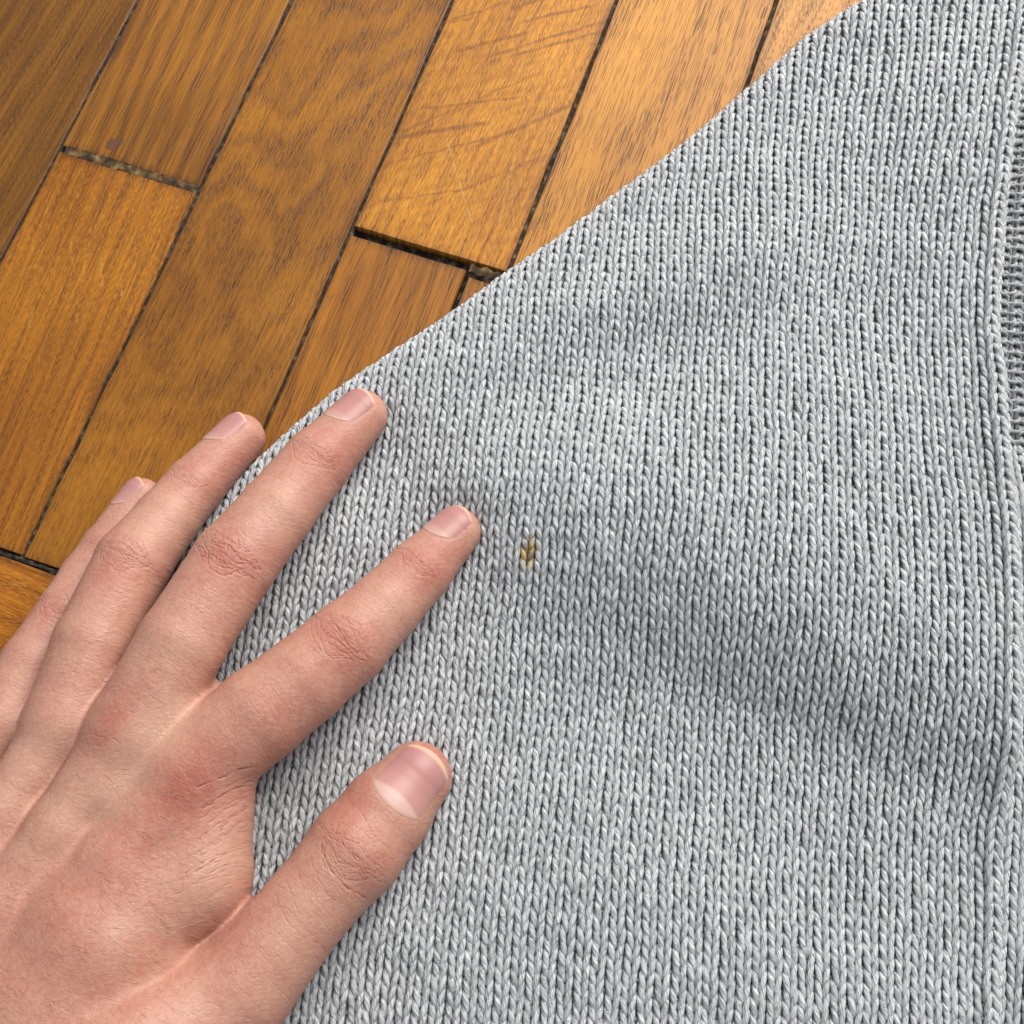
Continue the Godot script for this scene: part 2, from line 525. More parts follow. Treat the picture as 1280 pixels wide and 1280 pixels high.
func front_surface(u: float, v: float) -> Vector3:
	var w := smoothstep(50.0, RIDGE, u)
	var uu := u + (lookup(ridge_table, v) - RIDGE) * w
	uu += 0.8 * soft.get_noise_2d(u * 0.018, v * 0.018 + 30.0) + 0.28 * soft.get_noise_2d(u * 0.14, v * 0.06 + 80.0)
	var p := KO + KU * uu + KV * (v + 0.7 * soft.get_noise_2d(u * 0.02 + 70.0, v * 0.02))
	var D := edge_dist(p)
	var top := 9.6 + 3.2 * smoothstep(0.0, 45.0, D) + swell(p.x, p.y) * smoothstep(0.0, 22.0, D)
	if top < 8.0: top = 8.0 - 3.6 * (1.0 - exp((top - 8.0) / 3.6))
	var E := RIDGE - u
	top += 2.0 * exp(-pow((E - 2.4) / 2.4, 2)) - 0.35 * exp(-pow((E - 8.5) / 3.0, 2))
	var y := top
	if D < EDGE_R:
		var a := (EDGE_R - D) / EDGE_R
		var nd: float
		if a < PI:
			nd = EDGE_R - EDGE_R * sin(a)
			y = top - EDGE_R * (1.0 - cos(a))
		else:
			nd = EDGE_R + (a - PI) * EDGE_R
			y = top - 2.0 * EDGE_R
		p += Vector2(0.519, 0.855) * (nd - D)
	if E < SIDE_R:
		var a := (SIDE_R - E) / SIDE_R
		p += KU * ((SIDE_R * sin(minf(a, 2.6)) - (SIDE_R - E)))
		y -= SIDE_R * (1.0 - cos(minf(a, 2.6)))
		if a > 2.6: y -= (a - 2.6) * SIDE_R * 0.5
	return Vector3(p.x, y, p.y)

func side_surface(u: float, v: float) -> Vector3:
	# the body of the garment, which runs on under the ridge
	var uu := u + (lookup(ridge_table, v) - RIDGE)
	var p := KO + KU * uu + KV * v
	var k := smoothstep(-32.0, -8.0, v)
	var y := lerpf(2.2, 5.6, k) + 1.8 * smoothstep(3.0, 14.0, u - RIDGE) * k + 0.8 * soft.get_noise_2d(u * 0.05, v * 0.03)
	return Vector3(p.x, y, p.y)

func leg_points() -> PackedVector3Array:
	# one stitch in wale, course and depth (mm): sinker, left leg, head, right leg
	return PackedVector3Array([
		Vector3(-0.30, -0.36, -1.0), Vector3(-0.17, -0.20, -0.7), Vector3(-0.125, 0.02, -0.1), Vector3(-0.165, 0.30, 0.42), Vector3(-0.23, 0.64, 0.62), Vector3(-0.29, 0.98, 0.46), Vector3(-0.335, 1.28, 0.02),
		Vector3(-0.33, 1.48, -0.6), Vector3(-0.15, 1.62, -1.0), Vector3(0.15, 1.62, -1.0), Vector3(0.33, 1.48, -0.6),
		Vector3(0.335, 1.28, 0.02), Vector3(0.29, 0.98, 0.46), Vector3(0.23, 0.64, 0.62), Vector3(0.165, 0.30, 0.42), Vector3(0.125, 0.02, -0.1), Vector3(0.17, -0.20, -0.7), Vector3(0.30, -0.36, -1.0)])

func leg_radius() -> PackedFloat32Array:
	return PackedFloat32Array([0.60, 0.64, 0.70, 0.77, 0.81, 0.77, 0.70, 0.62, 0.6, 0.6, 0.62, 0.70, 0.77, 0.81, 0.77, 0.70, 0.64, 0.60])

func yarn_material() -> StandardMaterial3D:
	# three plies twisted together, of mixed pale and darker fibres; v runs 40 mm along the yarn
	var W := 96
	var H := 512
	var hd := PackedFloat32Array()
	var ab := PackedByteArray()
	hd.resize(W * H)
	ab.resize(W * H * 3)
	for j in H:
		for i in W:
			var u := float(i) / W
			var v := float(j) / H
			var ph := u * 3.0 - v * 17.0
			var ply := absf(sin(ph * PI))
			# fibres follow the plies; the pattern closes on itself round the yarn
			var ca := cos(TAU * u) * 1.6
			var sa := sin(TAU * u) * 1.6
			var fb := fine.get_noise_3d(ca * 4.0, sa * 4.0, v * 40.0)
			var f2 := fine.get_noise_3d(cos(TAU * (ph / 3.0)) * 3.4, sin(TAU * (ph / 3.0)) * 3.4, v * 24.0 + 9.0)
			hd[j * W + i] = pow(ply, 0.6) * 0.75 + 0.34 * f2 + 0.24 * fb
			var mel := fine.get_noise_3d(cos(TAU * (ph / 3.0)) * 2.2, sin(TAU * (ph / 3.0)) * 2.2, v * 12.0 + 40.0)
			var k := clampf(0.80 + 0.20 * mel + 0.09 * f2 + 0.07 * fb + 0.06 * ply, 0.0, 1.0)
			var o := (j * W + i) * 3
			ab[o] = int(k * 250.0)
			ab[o + 1] = int(k * 252.0)
			ab[o + 2] = int(minf(k * 1.01, 1.0) * 254.0)
	var m := StandardMaterial3D.new()
	m.albedo_texture = rgb_texture(ab, W, H)
	m.vertex_color_use_as_albedo = true
	m.heightmap_enabled = true
	m.heightmap_texture = float_texture(hd, W, H)
	m.heightmap_scale = 0.019
	m.roughness = 1.0
	m.metallic_specular = 0.08
	m.rim_enabled = true
	m.rim = 0.25
	return m

func knit(called: String, parent: Node3D, base: Vector3, surf: Callable, u0: float, cols: int, v0: float, rows: int, keep: Callable, flip: bool, m: Material, shade: float) -> Array:
	# lattice of the cloth at half stitches
	var pad := 2
	var LW := (cols + 2 * pad) * 2 + 1
	var LH := (rows + 2 * pad) * 2 + 1
	var P := PackedVector3Array()
	var N := PackedVector3Array()
	P.resize(LW * LH)
	N.resize(LW * LH)
	for j in LH:
		for i in LW:
			P[j * LW + i] = surf.call(u0 + (i * 0.5 - pad) * KW, v0 + (j * 0.5 - pad) * KR)
	for j in LH:
		for i in LW:
			var a := P[j * LW + mini(i + 1, LW - 1)] - P[j * LW + maxi(i - 1, 0)]
			var b := P[mini(j + 1, LH - 1) * LW + i] - P[maxi(j - 1, 0) * LW + i]
			N[j * LW + i] = b.cross(a).normalized()
	var tpl := leg_points()
	var rad := leg_radius()
	var K := tpl.size()
	var SIDES := 6
	var ring := PackedVector2Array()
	for k in SIDES + 1: ring.append(Vector2(cos(TAU * k / SIDES), sin(TAU * k / SIDES)))
	var vv := PackedVector3Array()
	var nn := PackedVector3Array()
	var uv := PackedVector2Array()
	var cc := PackedColorArray()
	var idx := PackedInt32Array()
	var zsign := -1.0 if flip else 1.0
	var stain := Vector2(at(661, 693, 13).x, at(661, 693, 13).z)
	for r in rows:
		var pts := PackedVector3Array()
		var nrm := PackedVector3Array()
		var rr := PackedFloat32Array()
		var row_tone := rng.randf_range(0.97, 1.03)
		var tone := PackedFloat32Array()
		var vr := v0 + r * KR
		var runs := []
		for c in cols:
			if not keep.call(u0 + c * KW, vr):
				if pts.size() > K: runs.append([pts, nrm, rr, tone])
				pts = PackedVector3Array(); nrm = PackedVector3Array(); rr = PackedFloat32Array(); tone = PackedFloat32Array()
				continue
			var jx := rng.randf_range(-0.03, 0.03)
			var jl := rng.randf_range(-0.045, 0.045)
			var jr := rng.randf_range(-0.045, 0.045)
			var jy := rng.randf_range(-0.11, 0.11)
			var jz := rng.randf_range(-0.2, 0.2)
			var jt := rng.randf_range(0.93, 1.06)
			var tl := rng.randf_range(0.92, 1.05) * row_tone
			var tr := rng.randf_range(0.90, 1.03) * row_tone
			for k in K:
				var q := tpl[k]
				var left := k < 9
				var lx := (c + pad + q.x + jx + (jl if left else jr)) * 2.0
				var ly := (r + pad - q.y + jy * (1.0 if left else -0.6)) * 2.0
				var i0 := clampi(int(lx), 0, LW - 2)
				var j0 := clampi(int(ly), 0, LH - 2)
				var fx := lx - i0
				var fy := ly - j0
				var o := j0 * LW + i0
				var p := P[o].lerp(P[o + 1], fx).lerp(P[o + LW].lerp(P[o + LW + 1], fx), fy)
				var nv := N[o].lerp(N[o + 1], fx).lerp(N[o + LW].lerp(N[o + LW + 1], fx), fy)
				pts.append(p + nv * (zsign * (q.z + jz)))
				nrm.append(nv)
				rr.append(rad[k] * jt)
				tone.append(tl if left else tr)
		if pts.size() > K: runs.append([pts, nrm, rr, tone])
		for run in runs:
			pts = run[0]; nrm = run[1]; rr = run[2]; tone = run[3]
			var n := pts.size()
			var first := vv.size()
			var along := rng.randf() * 40.0
			for k in n:
				var p := pts[k]
				var tg := (pts[mini(k + 1, n - 1)] - pts[maxi(k - 1, 0)]).normalized()
				var sd := tg.cross(nrm[k]).normalized()
				var up := sd.cross(tg)
				if k > 0: along += p.distance_to(pts[k - 1])
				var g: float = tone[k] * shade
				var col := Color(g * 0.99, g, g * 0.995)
				var dv := Vector2(p.x, p.z) - stain
				var ds := Vector2(dv.dot(KU) * 1.02, dv.dot(KV) * 0.72).length()
				if ds < 5.0 and not flip:
					var mark := clampf(2.6 - ds / 1.15 + 1.1 * fine.get_noise_3d(p.x * 0.9, p.z * 0.9, p.y * 1.5), 0.0, 1.0)
					col = col.lerp(Color(0.66, 0.44, 0.09).lerp(Color(0.17, 0.09, 0.015), clampf(fine.get_noise_3d(p.x * 1.1 + 5.0, p.z * 1.1, p.y) * 2.0 + 0.1, 0.0, 1.0)), mark * 0.86)
				var ra := rr[k]
				for s in SIDES + 1:
					var w := ring[s]
					var dn := sd * w.x + up * w.y
					vv.append((p + dn * ra - base) * MM)
					nn.append(dn)
					uv.append(Vector2(float(s) / SIDES, along / 40.0))
					cc.append(col)
			for k in n - 1:
				var a := first + k * (SIDES + 1)
				for s in SIDES:
					var b := a + s
					idx.append(b); idx.append(b + 1); idx.append(b + SIDES + 1)
					idx.append(b + 1); idx.append(b + SIDES + 2); idx.append(b + SIDES + 1)
	var o := commit(called, parent, arrays_of(vv, nn, uv, cc, idx), m)
	o.set_meta("kind", "stuff")
	return [P, N, LW, LH, idx.size() / 3]

func sheet(called: String, parent: Node3D, base: Vector3, lat: Array, drop: float, keep: Callable, u0: float, v0: float, m: Material) -> void:
	# the felted inside of the cloth, just below the stitches
	var P: PackedVector3Array = lat[0]
	var N: PackedVector3Array = lat[1]
	var LW: int = lat[2]
	var LH: int = lat[3]
	var vv := PackedVector3Array()
	var nn := PackedVector3Array()
	var idx := PackedInt32Array()
	var id := {}
	for j in range(0, LH - 1):
		for i in range(0, LW - 1):
			if not keep.call(u0 + (i * 0.5 - 1.75) * KW, v0 + (j * 0.5 - 1.75) * KR): continue
			var q := []
			for o in [j * LW + i, j * LW + i + 1, (j + 1) * LW + i, (j + 1) * LW + i + 1]:
				if not id.has(o):
					id[o] = vv.size()
					vv.append((P[o] - N[o] * drop - base) * MM)
					nn.append(N[o])
				q.append(id[o])
			idx.append_array(PackedInt32Array([q[0], q[1], q[2], q[1], q[3], q[2]]))
	commit(called, parent, arrays_of(vv, nn, PackedVector2Array(), PackedColorArray(), idx), m)

func build_knit() -> void:
	add_press(500, 738, 575, 660, 1.0)
	add_press(380, 596, 455, 516, 0.8)
	add_press(430, 1080, 522, 970, 1.1)
	var base := Vector3(20, 0, -80)
	var g := thing("sweater", "pale grey knitted sweater folded on the parquet, small brown stain near the index finger", "sweater", base)
	var ym := yarn_material()
	var inner := StandardMaterial3D.new()
	inner.albedo_color = Color(0.54, 0.55, 0.55)
	inner.roughness = 1.0
	inner.metallic_specular = 0.1
	var under := -(PI - 1.0) * EDGE_R - 5.0
	var v0 := -190.0
	var rows := 122
	var keep_front := func(u: float, v: float) -> bool:
		if v < v0 - KR * 0.6 or v > v0 + (rows - 0.7) * KR: return false
		if u > RIDGE + 4.5 or u < -150.0: return false
		var p := KO + KU * u + KV * v
		return edge_dist(p) > under
	var u0 := RIDGE - 0.5 - 72 * KW
	var lat := knit("front_panel", g, base, front_surface, u0, 74, v0, rows, keep_front, false, ym, 0.70)
	print("tris ", lat[4])
	sheet("lining", g, base, lat, 1.3, keep_front, u0, v0, inner)
	# garment body right of the ridge: purl side above, plain side below
	var keep_purl := func(u: float, v: float) -> bool: return v < -24.0
	var keep_plain := func(u: float, v: float) -> bool: return v >= -27.0
	var u1 := RIDGE + 0.2
	var lat2 := knit("purl_panel", g, base, side_surface, u1, 12, v0, rows, keep_purl, true, ym, 0.58)  # same yarn, coloured darker to stand in for its self-shadow
	var lat3 := knit("side_panel", g, base, side_surface, u1, 12, v0, rows, keep_plain, false, ym, 0.70)
	var all := func(u: float, v: float) -> bool: return u > u1 - KW and u < u1 + 11.3 * KW and v > v0 - KR * 0.5 and v < v0 + (rows - 0.8) * KR
	sheet("side_lining", g, base, lat2, 1.9, all, u1, v0, inner)
	fuzz(g, base, lat, keep_front, u0, v0)

func fuzz(parent: Node3D, base: Vector3, lat: Array, keep: Callable, u0: float, v0: float) -> void:
	var P: PackedVector3Array = lat[0]
	var N: PackedVector3Array = lat[1]
	var LW: int = lat[2]
	var LH: int = lat[3]
	var vv := PackedVector3Array()
	var nn := PackedVector3Array()
	var idx := PackedInt32Array()
	var done := 0
	while done < 27000:
		var i := rng.randi_range(0, LW - 2)
		var j := rng.randi_range(0, LH - 2)
		if not keep.call(u0 + (i * 0.5 - 2) * KW, v0 + (j * 0.5 - 2) * KR): continue
		done += 1
		var o := j * LW + i
		var n := N[o]
		var p := P[o].lerp(P[o + LW + 1], rng.randf()) + n * rng.randf_range(0.6, 1.5)
		var d := (Vector3(rng.randf_range(-1, 1), rng.randf_range(-1, 1), rng.randf_range(-1, 1)) * 0.9 + n * rng.randf_range(0.0, 0.7)).normalized()
		var bend := Vector3(rng.randf_range(-1, 1), rng.randf_range(-1, 1), rng.randf_range(-1, 1)) * 0.5
		var step := rng.randf_range(0.25, 0.6) if done % 60 else rng.randf_range(1.0, 1.8)
		var r := rng.randf_range(0.02, 0.065)
		var first := vv.size()
		for k in 5:
			var sd := d.cross(Vector3(0.3, 0.8, 0.5)).normalized()
			var up := sd.cross(d)
			var rk := r * (1.0 - 0.15 * k)
			for w in 3:
				var dn := sd * cos(TAU * w / 3.0) + up * sin(TAU * w / 3.0)
				vv.append((p + dn * rk - base) * MM)
				nn.append(dn)
			p += d * step
			d = (d + bend * 0.5 - n * 0.06).normalized()
		for k in 4:
			for w in 3:
				var a := first + k * 3 + w
				var b := first + k * 3 + (w + 1) % 3
				idx.append_array(PackedInt32Array([a, a + 3, b, b, a + 3, b + 3]))
	var m := StandardMaterial3D.new()
	m.albedo_color = Color(0.84, 0.85, 0.85)
	m.roughness = 0.9
	var mi := commit("loose_fibre", parent, arrays_of(vv, nn, PackedVector2Array(), PackedColorArray(), idx), m)
	mi.set_meta("kind", "stuff")

# ------------------------------------------------------------------ hand
var ba := PackedVector3Array()
var bb := PackedVector3Array()
var ra := PackedFloat32Array()
var rb := PackedFloat32Array()
var grp := PackedInt32Array()     # 0..4 fingers, 5 palm
var joints := {}

func mm_radius(px: float, py: float, h: float, r: float) -> float:
	# radius in mm of something that is r (1280ths) wide there
	var d := ray(px, py)
	return r * ((CAM_H - h) / -d.y) / FOCAL

func chain(called: String, g: int, pts: Array) -> void:
	var P := []
	var R := []
	for p in pts:
		P.append(at(p[0], p[1], p[2]))
		R.append(mm_radius(p[0], p[1], p[2], p[3]))
	joints[called] = [P, R]
	for i in P.size() - 1: bone(P[i], P[i + 1], R[i], R[i + 1], g)

func bone(a: Vector3, b: Vector3, r0: float, r1: float, g: int) -> void:
	ba.append(a); bb.append(b); ra.append(r0); rb.append(r1); grp.append(g)

func smin(a: float, b: float, k: float) -> float:
	var h := maxf(k - absf(a - b), 0.0) / k
	return minf(a, b) - h * h * k * 0.25

func bone_dist(p: Vector3, i: int) -> float:
	var a := ba[i]
	var d := bb[i] - a
	var w := p - a
	var h := clampf(w.dot(d) / d.length_squared(), 0.0, 1.0)
	return (w - d * h).length() - lerpf(ra[i], rb[i], h)

func hand_dist(p: Vector3, which: PackedInt32Array) -> float:
	var f0 := 1e3; var f1 := 1e3; var f2 := 1e3; var f3 := 1e3; var f4 := 1e3; var pa := 1e3
	for i in which:
		var d := bone_dist(p, i)
		match grp[i]:
			0: f0 = smin(f0, d, 1.0)
			1: f1 = smin(f1, d, 1.0)
			2: f2 = smin(f2, d, 1.0)
			3: f3 = smin(f3, d, 1.0)
			4: f4 = smin(f4, d, 1.5)
			_: pa = smin(pa, d, 3.0)
	var f := smin(smin(f0, f1, 1.6), smin(f2, f3, 1.6), 1.6)
	return smin(smin(f, pa, 3.6), f4, 2.6)

var every := PackedInt32Array()

func hand_normal(p: Vector3, which: PackedInt32Array) -> Vector3:
	var e := 0.35
	var a := hand_dist(p + Vector3(e, -e, -e), which)
	var b := hand_dist(p + Vector3(-e, -e, e), which)
	var c := hand_dist(p + Vector3(-e, e, -e), which)
	var d := hand_dist(p + Vector3(e, e, e), which)
	return (Vector3(1, -1, -1) * a + Vector3(-1, -1, 1) * b + Vector3(-1, 1, -1) * c + Vector3(1, 1, 1) * d).normalized()

func skin_spot(px: float, py: float) -> Vector3:
	# where the skin lies under a spot of the plan
	var d := ray(px, py).normalized()
	var p := Vector3(0, CAM_H, 0) + d * 235.0
	for k in 60:
		var s := hand_dist(p, every)
		if s < 0.03: break
		p += d * s * 0.9
	return p

func build_hand() -> void:
	# x, y in 1280ths of the plan, height and radius
	chain("index", 0, [[238, 966, 29, 60], [326, 892, 28, 60], [380, 850, 26.5, 56], [433, 805, 24, 53], [482, 758, 21, 45], [524, 714, 18, 40.5], [570, 665, 15.5, 31]])
	chain("middle", 1, [[165, 916, 31, 57], [226, 806, 31, 55], [293, 703, 27, 53], [345, 640, 23.5, 47], [397, 577, 19, 42.5], [452, 520, 15.8, 32.5]])
	chain("ring", 2, [[80, 902, 28.5, 50], [116, 805, 27, 49], [167, 702, 22, 47], [208, 650, 18, 40], [243, 608, 14.5, 36.5], [301, 547, 9.5, 30]])
	chain("pinky", 3, [[2, 902, 23.5, 43], [42, 830, 20, 40], [85, 763, 16, 36], [108, 722, 12.5, 32], [132, 687, 10.5, 30.5], [177, 623, 7.5, 25.5]])
	chain("thumb", 4, [[300, 1235, 25, 68], [385, 1132, 23, 56], [444, 1063, 21, 61], [484, 1014, 18, 56], [520, 972, 16.5, 45]])
	# metacarpals, heel of the thumb and the skin that spans them
	chain("m1", 5, [[238, 966, 29, 56], [150, 1090, 32, 62], [40, 1240, 34, 80]])
	chain("m2", 5, [[165, 916, 31.5, 50], [75, 1040, 34.0, 40], [10, 1140, 34, 56], [-30, 1220, 33, 78]])
	chain("m3", 5, [[80, 902, 29, 42], [5, 1015, 32.5, 36], [-40, 1110, 33, 50], [-90, 1200, 33, 74]])
	chain("m4", 5, [[2, 902, 23.5, 38], [-70, 1020, 27, 44], [-150, 1180, 29, 70]])
	chain("w12", 5, [[262, 884, 21, 34], [214, 908, 26.5, 52], [150, 990, 29, 54]])
	chain("web", 5, [[252, 1000, 25, 66], [236, 1096, 24, 76], [120, 1170, 30, 95]])
	chain("heel", 5, [[300, 1235, 25, 62], [170, 1330, 28, 120], [-20, 1420, 32, 130]])
	chain("inner", 5, [[110, 1060, 15, 100], [130, 1190, 26, 110], [40, 1330, 30, 120]])
	chain("arm", 5, [[-60, 1300, 32, 130], [-190, 1490, 38, 140], [-420, 1830, 52, 165]])
	for i in ba.size(): every.append(i)
	var hp: Vector3 = joints.m1[0][1]
	var base := Vector3(hp.x, 0, hp.z)
	var h := thing("hand", "bare left hand spread palm down over the sweater edge, fingers towards the stain", "hand", base)
	var skin := skin_material()
	mesh_hand(h, base, skin)
	nails(h, base)
	hairs(h, base)

func mesh_hand(parent: Node3D, base: Vector3, m: Material) -> void:
	var C := 1.0
	var B := 8
	var lo := Vector3(-220, -2, -165)
	var hi := Vector3(20, 72, 120)
	var nb := Vector3i(((hi - lo) / (C * B)).ceil())
	var half := C * B * 0.5 * sqrt(3.0)
	var cells := {}
	var vv := PackedVector3Array()
	var nn := PackedVector3Array()
	var uv := PackedVector2Array()
	var blocks := []
	var SX := 4096
	for bz in nb.z:
		for by in nb.y:
			for bx in nb.x:
				var o := lo + Vector3(bx, by, bz) * (C * B)
				var mid := o + Vector3.ONE * (C * B * 0.5)
				var near := PackedInt32Array()
				var best := 1e6
				var ds := PackedFloat32Array()
				for i in every:
					var d := bone_dist(mid, i)
					ds.append(d)
					best = minf(best, d)
				if best > half + 4.0: continue
				for i in every:
					if ds[i] < best + 2.0 * half + 8.0: near.append(i)
				var dm := hand_dist(mid, near)
				if absf(dm) > half + 1.5: continue
				var F := PackedFloat32Array()
				F.resize((B + 1) * (B + 1) * (B + 1))
				var n := 0
				for k in B + 1:
					for j in B + 1:
						for i in B + 1:
							F[n] = hand_dist(o + Vector3(i, j, k) * C, near)
							n += 1
				blocks.append([Vector3i(bx, by, bz), F])
				for k in B:
					for j in B:
						for i in B:
							var q := (k * 9 + j) * 9 + i
							var f := [F[q], F[q + 1], F[q + 9], F[q + 10], F[q + 81], F[q + 82], F[q + 90], F[q + 91]]
							var neg := 0
							for x in f:
								if x < 0.0: neg += 1
							if neg == 0 or neg == 8: continue
							var sum := Vector3.ZERO
							var cnt := 0
							for e in EDGES:
								var a: float = f[e[0]]
								var b: float = f[e[1]]
								if (a < 0.0) != (b < 0.0):
									sum += CORNERS[e[0]].lerp(CORNERS[e[1]], a / (a - b))
									cnt += 1
							var p := o + (Vector3(i, j, k) + sum / cnt) * C
							cells[((bz * B + k) * SX + by * B + j) * SX + bx * B + i] = vv.size()
							var nr := hand_normal(p, near)
							p -= nr * hand_dist(p, near)
							vv.append((p - base) * MM)
							nn.append(nr)
							uv.append(skin_uv(p))
	var idx := PackedInt32Array()
	for b in blocks:
		var bi: Vector3i = b[0]
		var F: PackedFloat32Array = b[1]
		for k in B:
			for j in B:
				for i in B:
					var q := (k * 9 + j) * 9 + i
					var a := F[q] < 0.0
					var ci := bx_key(bi.x * B + i, bi.y * B + j, bi.z * B + k)
					if a != (F[q + 1] < 0.0): quad(idx, cells, ci, SX, SX * SX, a)
					if a != (F[q + 9] < 0.0): quad(idx, cells, ci, SX * SX, 1, a)
					if a != (F[q + 81] < 0.0): quad(idx, cells, ci, 1, SX, a)
	print("hand verts ", vv.size(), " tris ", idx.size() / 3)
	commit("skin", parent, arrays_of(vv, nn, uv, PackedColorArray(), idx), m)

const EDGES := [[0, 1], [2, 3], [4, 5], [6, 7], [0, 2], [1, 3], [4, 6], [5, 7], [0, 4], [1, 5], [2, 6], [3, 7]]
const CORNERS := [Vector3(0, 0, 0), Vector3(1, 0, 0), Vector3(0, 1, 0), Vector3(1, 1, 0), Vector3(0, 0, 1), Vector3(1, 0, 1), Vector3(0, 1, 1), Vector3(1, 1, 1)]

func bx_key(x: int, y: int, z: int) -> int:
	return (z * 4096 + y) * 4096 + x

func quad(idx: PackedInt32Array, cells: Dictionary, c: int, d1: int, d2: int, inside: bool) -> void:
	var a = cells.get(c); var b = cells.get(c - d1); var d = cells.get(c - d2); var e = cells.get(c - d1 - d2)
	if a == null or b == null or d == null or e == null: return
	if inside: idx.append_array(PackedInt32Array([a, d, b, b, d, e]))
	else: idx.append_array(PackedInt32Array([a, b, d, b, e, d]))

# ---- skin: colour and fine relief laid out in plan over the hand
const SK_X0 := -178.0
const SK_Z0 := -152.0
const SK_W := 186.0
const SK_H := 196.0
const SK_PPM := 6.4
var sk_w := 0
var sk_h := 0
var relief := PackedFloat32Array()
var red := PackedFloat32Array()

func skin_uv(p: Vector3) -> Vector2:
	return Vector2((p.x - SK_X0) / SK_W, (p.z - SK_Z0) / SK_H)

func groove(pts: PackedVector2Array, width: float, depth: float, sd: float) -> void:
	# a crease drawn along points in mm; fades at both ends
	var total := 0.0
	for i in pts.size() - 1: total += pts[i].distance_to(pts[i + 1])
	var run := 0.0
	var R := int(ceil(width * 1.6 * SK_PPM))
	for i in pts.size() - 1:
		var L := pts[i].distance_to(pts[i + 1])
		var n := maxi(1, int(L * SK_PPM * 1.1))
		for s in n:
			var t := (run + L * s / n) / maxf(total, 0.01)
			var p := pts[i].lerp(pts[i + 1], float(s) / n)
			p += Vector2(soft.get_noise_2d(p.x * 0.5, sd), soft.get_noise_2d(p.y * 0.5, sd + 30.0)) * 0.45
			var k := depth * minf(1.0, 5.0 * minf(t, 1.0 - t)) * (0.78 + (0.5 if width < 0.6 else 0.12) * soft.get_noise_2d(t * 6.0, sd + 7.0))
			var cx := (p.x - SK_X0) * SK_PPM
			var cz := (p.y - SK_Z0) * SK_PPM
			for dz in range(-R, R + 1):
				var z := int(cz) + dz
				if z < 0 or z >= sk_h: continue
				for dx in range(-R, R + 1):
					var x := int(cx) + dx
					if x < 0 or x >= sk_w: continue
					var d2 := ((x - cx) * (x - cx) + (z - cz) * (z - cz)) / (width * width * SK_PPM * SK_PPM)
					if d2 > 2.5: continue
					var v := -k * exp(-1.6 * d2)
					var o := z * sk_w + x
					if v < relief[o]: relief[o] = v

func flat(p: Vector3) -> Vector2:
	return Vector2(p.x, p.z)

func knuckle(c: Vector2, ax: Vector2, half: float, count: int, spread: float, depth: float, sd: int) -> void:
	var nx := Vector2(-ax.y, ax.x)
	for k in count:
		var q := (k - (count - 1) * 0.5) / ((count - 1) * 0.5)
		var off := q * spread + 0.5 * sin(sd + k * 2.7)
		var bow := q * half * 0.34
		var wd := half * (1.0 - 0.28 * absf(q)) * (0.8 + 0.2 * sin(sd * 3.0 + k))
		var pts := PackedVector2Array()
		var sh := 0.15 * half * sin(sd * 1.7 + k * 1.9)
		for i in 13:
			var u := (i - 6) / 6.0
			pts.append(c + nx * (u * wd + sh) + ax * (off - bow * u * u * signf(1.0) + 0.35 * sin(u * 5.0 + sd + k)))
		groove(pts, 0.21 + 0.10 * absf(sin(k * 1.3 + sd)), 2.3 * depth * (0.5 + 0.5 * absf(sin(k * 2.1 + sd * 0.7))), sd * 3.0 + k)

